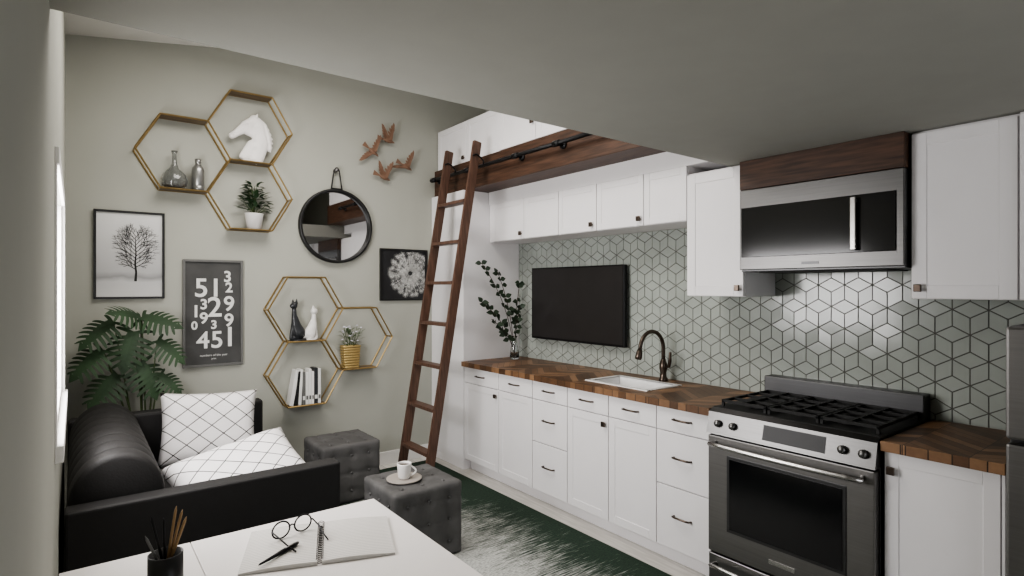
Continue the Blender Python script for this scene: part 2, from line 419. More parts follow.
# ------------------------------------------------------------------ backsplash
bm = bmesh.new(); R = .076; Wd = R*math.sqrt(3)
rows = int(1.1/(1.5*R))+3; cols = int(3.7/Wd)+3
for r in range(rows):
    for c in range(cols):
        cy = .45+c*Wd+(Wd/2 if r % 2 else 0); cz = .90+r*1.5*R
        if cy < .45 or cy > 4.13: continue
        lim = 1.925 if cy > 2.03 else (1.62 if .90 < cy < 1.67 else 1.485)
        if cz > lim+.02: continue
        V = [Vector((0, cy+R*math.cos(math.radians(90+60*k)), cz+R*math.sin(math.radians(90+60*k)))) for k in range(6)]
        C = Vector((0, cy, cz))
        for k in (0, 2, 4):
            q = [C, V[k], V[(k+1) % 6], V[(k+2) % 6]]
            m_ = sum(q, Vector())/4
            tl = (random.uniform(-.03, .03), random.uniform(-.03, .03))
            lo, hi = [], []
            for v in q:
                d = v-m_
                a = m_+d*.96; lo.append(bm.verts.new((3.199, a.y, a.z)))
                a = m_+d*.92; hi.append(bm.verts.new((3.193+tl[0]*d.y*.6+tl[1]*d.z*.6, a.y, a.z)))
            f = bm.faces.new(hi)
            for i in range(4): bm.faces.new((lo[i], lo[(i+1) % 4], hi[(i+1) % 4], hi[i]))
bmesh.ops.recalc_face_normals(bm, faces=bm.faces)
for co, no in (((0, 0, .916), (0, 0, -1)), ((0, 0, 1.925), (0, 0, 1)), ((0, 4.055, 0), (0, 1, 0)), ((0, .53, 0), (0, -1, 0))):
    bmesh.ops.bisect_plane(bm, geom=bm.verts[:]+bm.edges[:]+bm.faces[:], plane_co=co, plane_no=no, clear_outer=True)
g = G('tile_backsplash'); mk('tiles', bm, TILE, g)
box('grout_bed', (3.196, .53, .916), (3.1995, 4.055, 1.925), GROUT, g, 0)

# ------------------------------------------------------------------ upper cabinets
UX = 2.87
g = G('kitchen_upper_cabinet')
box('carcass', (UX, 2.03, 1.925), (3.185, 4.055, 2.25), WHITE, g, .001)
box('cornice', (UX-.012, 1.77, 2.25), (3.185, 4.055, 2.36), WHITE, g, .001)
for a, b in ((3.56, 4.0), (3.15, 3.56), (2.76, 3.15), (2.35, 2.76), (2.03, 2.35)): shaker(g, UX, a, b, 1.925, 2.25, .045)
for y in (3.59, 2.80, 2.38): knob(g, UX-.02, y, 1.97)
g = G('kitchen_upper_cabinet')
box('carcass', (UX, 1.672, 1.483), (3.185, 2.03, 2.198), WHITE, g, .001)
shaker(g, UX, 1.672, 2.03, 1.483, 2.19, .055); knob(g, UX-.02, 1.70, 1.53)
g = G('kitchen_upper_cabinet')
box('carcass', (UX, .548, 1.483), (3.185, .90, 2.198), WHITE, g, .001)
shaker(g, UX, .548, .90, 1.483, 2.19, .055); knob(g, UX-.02, .87, 1.53)
g = G('kitchen_upper_cabinet')
box('carcass', (UX-.02, -.12, 1.483), (3.185, .543, 2.198), WHITE, g, .001)
shaker(g, UX-.02, .21, .543, 1.483, 2.19, .055); shaker(g, UX-.02, -.12, .21, 1.483, 2.19, .055)

# closet block + loft
g = G('tall_closet')
box('body', (2.60, 4.06, 0), (3.195, YB-.002, 2.358), WHITE, g, .001)
g = G('loft_beam')
box('beam', (2.63, 1.765, 2.36), (UX+.02, YB-.002, 2.60), BEAM, g, .004)
box('loft_deck', (UX+.02, 1.765, 2.362), (XR-.004, YB-.002, 2.60), WHITE, g, 0)
g = G('loft_cabinet')
box('carcass', (2.68, 3.62, 2.602), (3.19, YB-.004, 2.97), WHITE, g, .001)
for a, b in ((4.11, 4.59), (3.62, 4.11)): shaker(g, 2.68, a, b, 2.605, 2.965, .05)
knob(g, 2.66, 4.14, 2.65)
g = G('loft_cabinet')
box('carcass', (2.66, 1.80, 2.602), (3.19, 3.615, 3.30), WHITE, g, .001)
for a, b in ((3.16, 3.61), (2.71, 3.16), (2.26, 2.71), (1.81, 2.26)): shaker(g, 2.66, a, b, 2.605, 3.29, .055)
knob(g, 2.64, 3.19, 2.74); knob(g, 2.64, 2.68, 2.74)

# rail + ladder
g = G('ladder_rail')
tube('pipe', [(2.565, 2.35, 2.50), (2.565, 4.55, 2.50)], .014, BLACK, g)
for y in (2.40, 2.85, 3.30, 3.95, 4.50):
    tube('standoff', [(2.565, y, 2.50), (2.628, y, 2.50)], .011, BLACK, g)
    lathe('flange', [(0, -.012), (.03, -.012), (.03, 0), (0, 0)], (2.63, y, 2.50), BLACK, g, 20, 'X')
    lathe('tee', [(0, -.03), (.021, -.03), (.021, .03), (0, .03)], (2.565, y, 2.50), BLACK, g, 16, 'Y')
g = G('loft_ladder')
p0 = Vector((2.10, 0, .016)); p1 = Vector((2.555, 0, 2.68)); dirv = (p1-p0).normalized(); nrm = Vector((dirv.z, 0, -dirv.x))
def stile(y):
    bm = bmesh.new(); vs = []
    for p in (p0, p1):
        for dn in (-.035, .035):
            for dy in (-.016, .016): vs.append(bm.verts.new((p.x+(nrm.x*dn if p is p1 else dn), y+dy, p.z+(nrm.z*dn if p is p1 else 0))))
    for f in ((0, 1, 3, 2), (4, 6, 7, 5), (0, 4, 5, 1), (2, 3, 7, 6), (0, 2, 6, 4), (1, 5, 7, 3)): bm.faces.new([vs[i] for i in f])
    bmesh.ops.recalc_face_normals(bm, faces=bm.faces)
    bmesh.ops.bevel(bm, geom=bm.edges[:], offset=.004, segments=2, affect='EDGES')
    mk('stile', bm, LADW, g)
for i in range(2): stile((4.14, 3.72)[i])
for z in (.29, .61, .93, 1.25, 1.57, 1.89, 2.21):
    t = (z-p0.z)/(p1.z-p0.z); x = p0.x+(p1.x-p0.x)*t
    box('tread', (x-.04, 3.732, z-.013), (x+.04, 4.128, z+.013), LADW, g, .003)
for y in (4.14, 3.72):
    tube('hook', [(2.50, y-.022, 2.56), (2.53, y-.022, 2.575), (2.565, y-.022, 2.56), (2.60, y-.022, 2.53), (2.60, y-.022, 2.50)], .006, BLACK, g)
for o in g.k: o.location.x = -.045

# ------------------------------------------------------------------ TV
g = G('television')
box('bezel', (3.13, 2.756, 1.10), (3.165, 3.80, 1.70), BLACK, g, .004)
box('screen', (3.127, 2.768, 1.118), (3.131, 3.788, 1.69), SCREEN, g, 0)
box('mount', (3.16, 3.1, 1.3), (3.19, 3.45, 1.5), BLACK, g)

# ------------------------------------------------------------------ microwave
g = G('over_range_microwave')
my0, my1, mz0, mz1, mx = .908, 1.665, 1.615, 2.045, 2.80
box('body', (mx+.02, my0, mz0), (3.185, my1, mz1), STEELD, g, .003)
box('face', (mx, my0, mz0+.01), (mx+.02, my1, mz1), STEELM, g, .004)
box('door_glass', (mx-.006, my0+.03, 1.69), (mx, my1-.012, 1.95), GLASSB, g, .002)
box('underside_vent', (mx+.05, my0+.08, mz0-.006), (3.1, my1-.08, mz0), IRON, g)
box('handle', (mx-.036, 1.085, 1.70), (mx-.022, 1.11, 1.94), STEELL, g, .004)
box('handle_post', (mx-.024, 1.09, 1.71), (mx-.004, 1.105, 1.725), STEEL, g); box('handle_post', (mx-.024, 1.09, 1.915), (mx-.004, 1.105, 1.93), STEEL, g)
box('badge', (mx-.002, 1.26, 1.645), (mx, 1.34, 1.658), STEELD, g, 0)
g = G('wood_valance')
box('board', (mx, my0, 2.047), (3.185, my1, 2.198), BEAM, g, .002)

# ------------------------------------------------------------------ range
g = G('gas_range')
ry0, ry1 = .925, 1.693
box('body', (2.60, ry0, .03), (3.185, ry1, .905), STEELD, g, .003)
box('oven_door', (2.55, ry0+.004, .205), (2.598, ry1-.004, .79), STEEL, g, .006)
box('door_window_frame', (2.546, ry0+.11, .33), (2.551, ry1-.11, .705), STEELD, g, .002)
box('door_window', (2.543, ry0+.125, .345), (2.547, ry1-.125, .69), GLASSB, g, .001)
box('door_badge', (2.548, 1.25, .255), (2.551, 1.37, .275), STEELL, g, 0)
n = 13
hp = [(2.55, ry0+.05, .755)]+[(2.508-.016*math.sin(math.pi*i/(n-1)), ry0+.04+(ry1-ry0-.08)*i/(n-1), .755) for i in range(n)]+[(2.55, ry1-.05, .755)]
tube('door_handle', hp, .012, STEELL, g, 12)
box('drawer', (2.555, ry0+.004, .04), (2.598, ry1-.004, .195), STEEL, g, .005)
hp = [(2.555, ry0+.05, .15)]+[(2.515-.012*math.sin(math.pi*i/(n-1)), ry0+.04+(ry1-ry0-.08)*i/(n-1), .15) for i in range(n)]+[(2.555, ry1-.05, .15)]
tube('drawer_handle', hp, .01, STEELL, g, 12)
bm = bmesh.new(); pr = [(2.54, .80), (2.60, .80), (2.66, .922), (2.60, .922), (2.565, .905)]
A = [bm.verts.new((x, ry0, z)) for x, z in pr]; B = [bm.verts.new((x, ry1, z)) for x, z in pr]
bm.faces.new(A); bm.faces.new(B[::-1])
for i in range(5): bm.faces.new((A[i], B[i], B[(i+1) % 5], A[(i+1) % 5]))
bmesh.ops.recalc_face_normals(bm, faces=bm.faces); mk('control_panel', bm, STEELM, g)
def on_panel(t, o):
    return Vector((2.54+.025*t-o*.97, 0, .80+.105*t+o*.23))
bm = bmesh.new(); q = []
for (t, y) in ((.2, 1.12), (.2, 1.40), (.85, 1.40), (.85, 1.12)):
    p = on_panel(t, .0015); q.append(bm.verts.new((p.x, y, p.z)))
bm.faces.new(q); mk('display', bm, GLASSM, g)
for y in (.97, 1.05, 1.55, 1.63):
    p = on_panel(.5, 0); p1_ = on_panel(.5, .018); p2 = on_panel(.5, .026)
    tube('knob', [(p.x, y, p.z), (p1_.x, y, p1_.z), (p2.x, y, p2.z)], [.019, .017, .012], STEELM, g, 20)
box('cooktop', (2.60, ry0, .905), (3.10, ry1, .925), IRON, g, .004)
box('backguard', (3.10, ry0, .905), (3.185, ry1, 1.035), STEELD, g, .006)
for (bx, by, br) in ((2.74, 1.10, .045), (2.98, 1.10, .038), (2.86, 1.31, .055), (2.74, 1.52, .045), (2.98, 1.52, .038)):
    lathe('burner', [(0, .925), (br, .925), (br, .935), (br*.7, .938), (br*.7, .945), (0, .946)], (bx, by, 0), IRON, g, 24)
for k in range(3):
    y0 = ry0+.02+k*.244; y1 = y0+.236; L = []
    for y in (y0, y1-.012): L.append(((2.64, y, .945), (3.09, y+.012, .958)))
    for x in (2.64, 2.735, 2.86, 2.975, 3.078): L.append(((x, y0, .945), (x+.010, y1, .958)))
    L.append(((2.64, (y0+y1)/2-.006, .946), (3.09, (y0+y1)/2+.006, .959)))
    for x in (2.64, 3.078):
        for y in (y0, y1-.012): L.append(((x, y, .925), (x+.012, y+.012, .952)))
    boxes('grate', L, IRON, g)

# ------------------------------------------------------------------ refrigerator
g = G('refrigerator')
box('body', (2.56, -.12, .02), (3.185, .515, 1.40), STEELD, g, .005)
box('freezer_door', (2.50, -.12, 1.02), (2.557, .515, 1.40), STEEL, g, .01)
box('fridge_door', (2.50, -.12, .04), (2.557, .515, 1.005), STEEL, g, .01)
tube('handle', [(2.50, .44, 1.05), (2.46, .44, 1.06), (2.46, .44, 1.34), (2.50, .44, 1.35)], .01, STEEL, g)
tube('handle', [(2.50, .44, .5), (2.46, .44, .51), (2.46, .44, .96), (2.50, .44, .97)], .01, STEEL, g)
for y in (-.1, .49):
    for x in (2.6, 3.1): box('foot', (x, y-.015, 0), (x+.03, y+.015, .02), BLACK, g)

# ------------------------------------------------------------------ leaves
def add_leaf(bm, base, d, up, L, W, curl=.25, nseg=6, mi=0):
    d = Vector(d).normalized(); up = Vector(up); s = d.cross(up)
    if s.length < 1e-4: s = d.cross(Vector((0, 1, 0)))
    s.normalize(); nn = s.cross(d).normalized(); rows = []
    for i in range(nseg+1):
        t = i/nseg; w = W*math.sin(math.pi*(t**.8))*.5 if 0 < t < 1 else 0.0004
        p = Vector(base)+d*L*t-nn*curl*L*t*t
        rows.append([bm.verts.new(p-s*w+nn*w*.25), bm.verts.new(p), bm.verts.new(p+s*w+nn*w*.25)])
    for A, B in zip(rows[:-1], rows[1:]):
        for j in (0, 1):
            f = bm.faces.new((A[j], A[j+1], B[j+1], B[j])); f.material_index = mi; f.smooth = True

def split_leaf(bm, base, d, n_up, L, W, curl=.35, nf=8):
    """monstera leaf: heart shaped blade cut into fingers. d = leaf axis, n_up = blade normal"""
    d = Vector(d).normalized(); n_up = Vector(n_up)
    s = d.cross(n_up).normalized(); nn = s.cross(d).normalized()
    P = lambda t: Vector(base)+d*L*t-nn*curl*L*t*t
    def hw(t):
        return W*.5*max(0.02, (math.sin(math.pi*min(1, (t*.80+.20)))**.65))*(1.0-.15*t)
    for sd in (-1, 1):
        prev = None
        for i in range(nf):
            ta, tb = i/nf, (i+.76)/nf
            tm = (ta+tb)/2
            sw = .02+.20*tm
            if i == 0: sw = -.16
            wo = hw(tm+.02)
            def pt(t, k, sweep):
                base_p = P(min(1, max(-.2, t+sweep*k)))
                return base_p+s*sd*wo*k+nn*(wo*.18*k-wo*.45*k*k)
            ks = (0, .3, .55, .8, .93, 1.0)
            pin = (1, 1.08, 1.04, .92, .65, .25)
            g0 = []
            for k, pn in zip(ks, pin):
                h = (tb-ta)/2*pn
                g0.append((bm.verts.new(pt(tm-h, k, sw)), bm.verts.new(pt(tm+h, k, sw))))
            for A, B in zip(g0[:-1], g0[1:]):
                f = bm.faces.new((A[0], A[1], B[1], B[0])); f.smooth = True
            if prev:
                f = bm.faces.new([bm.verts.new(v.co) for v in (prev[0][1], g0[0][0], g0[1][0], prev[1][1])]); f.smooth = True
            prev = g0
        f = bm.faces.new([bm.verts.new(v) for v in (P(.90), P(1.14), P(.93)+s*sd*W*.14)]); f.smooth = True

# monstera in floor pot
g = G('potted_monstera')
pc = Vector((.36, 4.40, 0))
lathe('pot', [(0, 0), (.10, 0), (.135, .30), (.14, .31), (.125, .31), (.12, .28), (0, .28)], pc, CERW, g)
lathe('soil', [(0, .285), (.12, .285)], pc, SOIL, g)
bml = bmesh.new(); bms = bmesh.new()
targets = [(.12, 4.33, 1.27, .22, 200), (.28, 4.34, 1.37, .21, 120), (.43, 4.33, 1.33, .22, 20), (.49, 4.31, 1.14, .20, -25), (.07, 4.33, 1.09, .22, 205),
           (.27, 4.30, 1.16, .24, 250), (.15, 4.31, .92, .23, 215), (.37, 4.30, .97, .23, -60),
           (.49, 4.31, .92, .17, -30)]
for (x, y, z, L, ang) in targets:
    a = math.radians(ang); t = Vector((x, y, z)); b = pc+Vector((random.uniform(-.03, .03), random.uniform(-.03, .03), .28))
    d = Vector((math.cos(a)*.75, -.40, math.sin(a)*.55-.30)).normalized()
    base = t-d*L*.45
    mid = b.lerp(base, .6)+Vector((0, .0, .08))
    pts = [b*(1-k)**2+mid*2*k*(1-k)+base*k*k for k in [i/8 for i in range(9)]]
    bm_tube(bms, pts, [.008-.0045*i/8 for i in range(9)], 6)
    nup = Vector((math.cos(a)*.25, -.72, .62))
    split_leaf(bml, base, d, nup, L, L*1.12, .22, 8)
for bm_, m_, nm in ((bml, LEAFM, 'leaves'), (bms, STEM, 'stems')):
    for v in bm_.verts:
        v.co.x = max(v.co.x, XL+.012); v.co.y = min(v.co.y, YB-.02)
        if v.co.z < .80: v.co.y = max(v.co.y, 4.18)
    mk(nm, bm_, m_, g, True)

# branch vase on counter
g = G('eucalyptus_vase')
vc = Vector((3.02, 3.90, .914))
lathe('vase', [(0, .001), (.035, .001), (.04, .02), (.036, .08), (.024, .14), (.022, .19), (.026, .20), (.023, .20), (.019, .19), (.021, .14), (.033, .08), (.036, .02), (0, .012)], vc, CLEAR, g)
bml = bmesh.new(); bms = bmesh.new()
for (tx, ty, tz) in ((-.36, -.02, .82), (-.16, .05, .78), (-.38, -.06, .50), (.08, .03, .66), (-.30, -.08, .36), (.06, .0, .45)):
    b = vc+Vector((0, 0, .03)); t = vc+Vector((tx, ty, tz)); mid = vc+Vector((tx*.15, ty*.2, tz*.6))
    pts = [b*(1-k)**2+mid*2*k*(1-k)+t*k*k for k in [i/14 for i in range(15)]]
    bm_tube(bms, pts, .0028, 5)
    for i in range(6, 15):
        for sd in (-1, 1):
            if random.random() < .25: continue
            a = Vector((sd*random.uniform(.3, 1), random.uniform(-.6, .4), random.uniform(-.3, .7)))
            add_leaf(bml, pts[i], a, (random.uniform(-.3, .3), -1, .3), random.uniform(.045, .062), .042, .1, 5)
for v in bms.verts: v.co.x = min(v.co.x, 3.18)
mk('stems', bms, BARK, g, True)
for v in bml.verts: v.co.x = min(v.co.x, 3.18); v.co.y = min(v.co.y, 4.045)
mk('leaves', bml, LEAF2, g, True)

# ------------------------------------------------------------------ hex shelves
def hexshelf(g, cx, cz, R=.287, dep=.125):
    yb, yf = YB-.006, YB-dep
    V = [(cx+R*math.cos(math.radians(60*k)), cz+R*math.sin(math.radians(60*k))) for k in range(6)]
    for k in range(6):
        a, b = V[k], V[(k+1) % 6]
        for y in (yb, yf): bar('rod', (a[0], y, a[1]), (b[0], y, b[1]), .009, GOLD, g)
        bar('corner', (a[0], yb, a[1]), (a[0], yf, a[1]), .008, GOLD, g)
    h = R*math.sin(math.radians(60))
    box('board', (cx-R/2, yf+.004, cz-h-.003), (cx+R/2, yb-.002, cz-h+.004), OAK, g, 0)
    return cz-h+.004
g = G('hexagon_shelf')
zA = hexshelf(g, .600, 2.455); zB = hexshelf(g, 1.031, 2.704); zC = hexshelf(g, 1.031, 2.207)
box('board', (1.031-.14, YB-.12, 2.704+.243), (1.031+.14, YB-.008, 2.704+.250), OAK, g, 0)
box('board', (.600-.14, YB-.12, 2.455+.243), (.600+.14, YB-.008, 2.455+.250), OAK, g, 0)
g = G('hexagon_shelf')
zD = hexshelf(g, 1.43, 1.365); zE = hexshelf(g, 1.861, 1.117); zF = hexshelf(g, 1.43, .868)
SY = YB-.066
g = G('glass_bottle_vase')
lathe('bottle', [(0, 0), (.05, 0), (.075, .025), (.082, .06), (.07, .10), (.03, .14), (.017, .17), (.014, .24), (.020, .262), (.016, .262), (.011, .24), (.012, .17), (.025, .14), (.062, .10), (.074, .06), (.066, .028), (0, .01)], (.545, SY-.006, zA+.001), SMOKE, g)
for v in g.k[-1].data.vertices: v.co.y = (SY-.006)+(v.co.y-(SY-.006))*.7
g = G('decorative_bottle')
lathe('bottle', [(0, 0), (.036, 0), (.04, .01), (.04, .03), (.037, .035), (.04, .04), (.04, .14), (.036, .165), (.02, .185), (.016, .195), (.02, .20), (.02, .225), (0, .23)], (.69, SY, zA+.001), PEWTER, g)
# horse head bust
g = G('horse_head_bust')
hx, hz, hy = 1.03, zB+.02, SY
P = lambda x, z, y=0: (hx+x, hy+y, hz+z)
caps = [(P(.045, .03), P(.075, .13), .060, .062, .6), (P(-.045, .02), P(.03, .10), .03, .058, .6), (P(.075, .13), P(.06, .25), .062, .05, .6), (P(.06, .25), P(.03, .305), .05, .034, .65),
        (P(.03, .285), P(-.02, .245), .045, .046, .65), (P(-.02, .245), P(-.09, .185), .044, .026, .65), (P(-.09, .185), P(-.12, .16), .026, .025, .8),
        (P(-.01, .215), P(.02, .20), .040, .036, .6),
        (P(.04, .315, -.018), P(.05, .345, -.02), .012, .004), (P(.04, .315, .018), P(.05, .345, .02), .012, .004),
        (P(.06, .31), P(.10, .27), .014, .02), (P(.10, .27), P(.128, .19), .02, .022), (P(.128, .19), P(.138, .10), .022, .018), (P(-.03, .246, -.028), P(-.024, .25, -.03), .008, .008),
        (P(-.115, .172, -.018), P(-.118, .17, -.018), .008, .008)]
for k in range(7):
    z = .29-.032*k; x = .09+.045*math.sin(k*.4)
    caps.append((P(x, z), P(x+.025, z-.018), .013, .007))
blob('bust', caps, PLASTER, g, .0045, 4)
lathe('plinth', [(0, -.0195), (.075, -.0195), (.075, -.008), (.06, 0), (0, 0)], (hx+.02, hy, hz), PLASTER, g)
for v in g.k[-1].data.vertices: v.co.y = hy+(v.co.y-hy)*.65
# potted plant
g = G('potted_houseplant')
px = 1.06
lathe('pot', [(0, 0), (.042, 0), (.056, .115), (.059, .12), (.052, .12), (.048, .10), (0, .10)], (px, SY, zC+.001), CERW, g)
for v in g.k[-1].data.vertices: v.co.x = px+(v.co.x-px)*1.15
bml = bmesh.new(); bms = bmesh.new()
for i in range(95):
    a = random.uniform(0, 6.28); h = random.uniform(.02, .23); r = random.uniform(.01, .10)*(1-.5*max(0, h-.12)/.1)
    b = Vector((px+r*math.cos(a), SY+r*.4*math.sin(a), zC+.11+h))
    if i % 5 == 0: bm_tube(bms, [(px, SY, zC+.10), b], .002, 5)
    add_leaf(bml, b, (math.cos(a), math.sin(a)*.35, random.uniform(-.1, .8)), (0, 0, 1), .055, .034, .25, 5)
for v in bml.verts: v.co.y = min(v.co.y, YB-.015)
mk('leaves', bml, LEAF, g, True); mk('stems', bms, STEM, g)
# cats
def cat(name, x, z, m, s, flip=1):
    g = G(name); P = lambda a, b, c=0: (x+a*s*flip, SY+c*s, z+b*s)
    caps = [(P(.02, .05), P(.0, .10), .05, .038, .8), (P(.0, .10), P(-.012, .17), .038, .02, .85), (P(-.012, .17), P(-.012, .225), .02, .016),
            (P(-.012, .235), P(-.026, .232), .027, .02), (P(-.002, .25, -.012), P(.0, .282, -.014), .012, .003), (P(-.018, .25, .012), P(-.016, .282, .014), .012, .003),
            (P(-.02, .10), P(-.035, .012), .018, .012), (P(.03, .02), P(-.02, .015), .022, .014), (P(.055, .03), P(.085, .02), .016, .01), (P(.085, .02), P(.10, .06), .01, .008), (P(.10, .06), P(.095, .10), .008, .006)]
    blob('figure', caps, m, g, .004*s+.0005, 4)
    lathe('foot', [(0, 0), (.055*s, 0), (.055*s, .006), (0, .006)], (x+.015*s*flip, SY, z), m, g)
cat('cat_figurine', 1.365, zD+.004, CERD, 1.15)
cat('cat_figurine', 1.49, zD+.004, CERW, .95, -1)
# planter with flowers
g = G('flower_planter')
fxp = 1.80
bm = bmesh.new()
for k in range(9):
    z0 = zE+.001+k*.021; w = .062+.0015*k
    bm_box(bm, (fxp-w, SY-.045, z0), (fxp+w, SY+.045, z0+.019), .006)
mk('basket', bm, BASKET, g, True)
bml = bmesh.new(); bms = bmesh.new(); bmf = bmesh.new()
for i in range(60):
    a = random.uniform(0, 6.28); r = random.uniform(.01, .10); h = random.uniform(.0, .15)
    b = Vector((fxp+r*math.cos(a), SY+r*.35*math.sin(a), zE+.19+h))
    if i % 3 == 0:
        bm_tube(bms, [(fxp+r*.4*math.cos(a), SY, zE+.18), b], .0015, 5)
        bmesh.ops.create_icosphere(bmf, subdivisions=1, radius=.010, matrix=Matrix.Translation(b+Vector((0, 0, .01))) @ Matrix.Diagonal((1, 1, .6, 1)))
    add_leaf(bml, b-Vector((0, 0, .03)), (math.cos(a), math.sin(a)*.4, random.uniform(0, .9)), (0, 0, 1), .05, .014, .2, 4)
for v in bml.verts: v.co.y = min(v.co.y, YB-.015)
mk('leaves', bml, LEAF3, g, True); mk('stems', bms, STEM, g); mk('blossoms', bmf, FLOWER, g, True)
# books
g = G('row_of_books')
x = 1.30; cols = [INKW, FRAMEB, INKW, FRAMEG, INKW, INKW, PLASTER, CERD, INKW, PLASTER]
tilts = [10, 6, 3, 0, 0, 0, 0, 0, 0, 0]
for i in range(9):
    t = random.choice([.018, .022, .028, .024]); h = random.uniform(.24, .30); w = .10
    bm = bmesh.new(); bm_box(bm, (0, -w/2, 0), (t, w/2, h), .002)
    tl = math.radians(tilts[i])
    bmesh.ops.rotate(bm, verts=bm.verts, cent=(t, 0, 0), matrix=Matrix.Rotation(tl, 3, 'Y'))
    bmesh.ops.translate(bm, verts=bm.verts, vec=(x, SY-.004, zF+.002))
    mk('book', bm, cols[i], g)
    if tilts[i] == 0: box('label', (x+.004, SY-w/2-.0052, zF+.04), (x+t-.004, SY-w/2-.0042, zF+.07), FRAMEG if cols[i] in (INKW, PLASTER) else INKW, g, 0)
    x += t+.0015+(.006 if tilts[i] else 0)

# ------------------------------------------------------------------ pictures
def frame(g, x0, x1, z0, z1, fw, m, dep=.025):
    y0, y1 = YB-dep, YB-.001
    box('frame_left', (x0, y0, z0), (x0+fw, y1, z1), m, g, .001); box('frame_right', (x1-fw, y0, z0), (x1, y1, z1), m, g, .001)
    box('frame_bottom', (x0+fw, y0, z0), (x1-fw, y1, z0+fw), m, g, .001); box('frame_top', (x0+fw, y0, z1-fw), (x1-fw, y1, z1), m, g, .001)
def line(bm, a, b, w, y):
    a = Vector((a[0], 0, a[1])); b = Vector((b[0], 0, b[1])); d = (b-a); n = Vector((-d.z, 0, d.x)).normalized()
    wa, wb = (w if isinstance(w, tuple) else (w, w)); off = Vector((0, y, 0))
    bm.faces.new([bm.verts.new(off+p) for p in (a-n*wa/2, b-n*wb/2, b+n*wb/2, a+n*wa/2)])
g = G('framed_tree_picture')
x0, x1, z0, z1 = .097, .493, 1.458, 2.044
frame(g, x0, x1, z0, z1, .014, FRAMEB)
box('print', (x0+.014, YB-.012, z0+.014), (x1-.014, YB-.002, z1-.014), MIST, g, 0)
bm = bmesh.new(); tx, tz = .325, 1.575
trunk = [(tx, tz), (tx+.004, tz+.06), (tx-.002, tz+.12), (tx+.003, tz+.18), (tx, tz+.25), (tx+.002, tz+.31)]
for i in range(5): line(bm, trunk[i], trunk[i+1], (.015-.0026*i, .0124-.0026*i), YB-.0135)
def twig(p, a, L, w, n):
    q = (p[0]+L*math.cos(a), p[1]+L*math.sin(a)); line(bm, p, q, (w, w*.75), YB-.0135)
    if n: 
        for s in (-1, 1): twig(q, a+s*random.uniform(.2, .55), L*random.uniform(.6, .8), w*.72, n-1)
        twig(((p[0]+q[0])/2, (p[1]+q[1])/2), a+random.choice((-1, 1))*random.uniform(.4, .7), L*.55, w*.65, n-1)
for i in range(19):
    t = .26+.72*i/18; z = tz+.31*t; s = 1 if i % 2 else -1
    w_ = math.sin(math.pi*min(1, (t-.12)/.98))
    twig((tx, z), math.pi/2-s*(1.15-.6*t), .018+.045*w_, .0056-.002*t, 3)
mk('tree', bm, INKB, g)
g = G('framed_number_poster')
x0, x1, z0, z1 = .602, .993, .965, 1.733
frame(g, x0, x1, z0, z1, .016, FRAMEG)
box('print', (x0+.016, YB-.012, z0+.016), (x1-.016, YB-.002, z1-.016), POSTER, g, 0)
def text(s, x, z, size, g, rot=0, m=INKW, off=.0025):
    c = bpy.data.curves.new('digits', 'FONT'); c.body = s; c.size = size; c.offset = off; c.extrude = .0004; c.align_x = 'CENTER'; c.align_y = 'CENTER'; c.materials.append(m)
    o = bpy.data.objects.new('digits', c); o.location = (x, YB-.0135, z); COL.objects.link(o); g.add(o)
    o.rotation_euler = (math.pi/2, rot, 0)
    return o
text('51', .765, 1.525, .185, g); text('3', .89, 1.61, .11, g); text('2', .90, 1.53, .10, g)
text('3', .735, 1.41, .10, g); text('1', .685, 1.36, .12, g); text('2', .805, 1.385, .20, g); text('9', .90, 1.41, .15, g)
text('0', .675, 1.26, .08, g); text('9', .735, 1.31, .11, g); text('3', .80, 1.262, .085, g); text('9', .90, 1.29, .13, g)
text('4', .73, 1.15, .17, g); text('5', .82, 1.15, .17, g); text('1', .905, 1.165, .20, g)
text('numbers of the year', .80, 1.045, .022, g, off=0); text('print', .80, 1.02, .016, g, off=0)
g = G('framed_flower_picture')
x0, x1, z0, z1 = 2.086, 2.545, 1.42, 1.873
frame(g, x0, x1, z0, z1, .016, FRAMEB)
box('print', (x0+.016, YB-.012, z0+.016), (x1-.016, YB-.002, z1-.016), NIGHT, g, 0)
bm = bmesh.new(); cx, cz = 2.375, 1.66
def inside(p): return x0+.018 < p[0] < x1-.018 and z0+.018 < p[1] < z1-.018
for i in range(300):
    a = random.uniform(0, 6.28); r = .20*math.sin(random.uniform(.15, 1.5))
    q = (cx+r*math.cos(a), cz+r*math.sin(a))
    if not inside(q): continue
    line(bm, (cx+.02*math.cos(a), cz+.02*math.sin(a)), q, (.0008, .0012), YB-.0135)
    fs = .5+.5*(1-r/.23)
    for k in range(11):
        b = a+(k-5)*.36/fs*.9; e = (q[0]+.024*math.cos(b), q[1]+.024*math.sin(b))
        if inside(e): line(bm, q, e, (.0011, .0006), YB-.0137)
mk('dandelion', bm, INKW, g)
bm = bmesh.new(); line(bm, (cx-.01, cz), (cx-.05, z0+.02), .006, YB-.0132); mk('stalk', bm, FRAMEG, g)

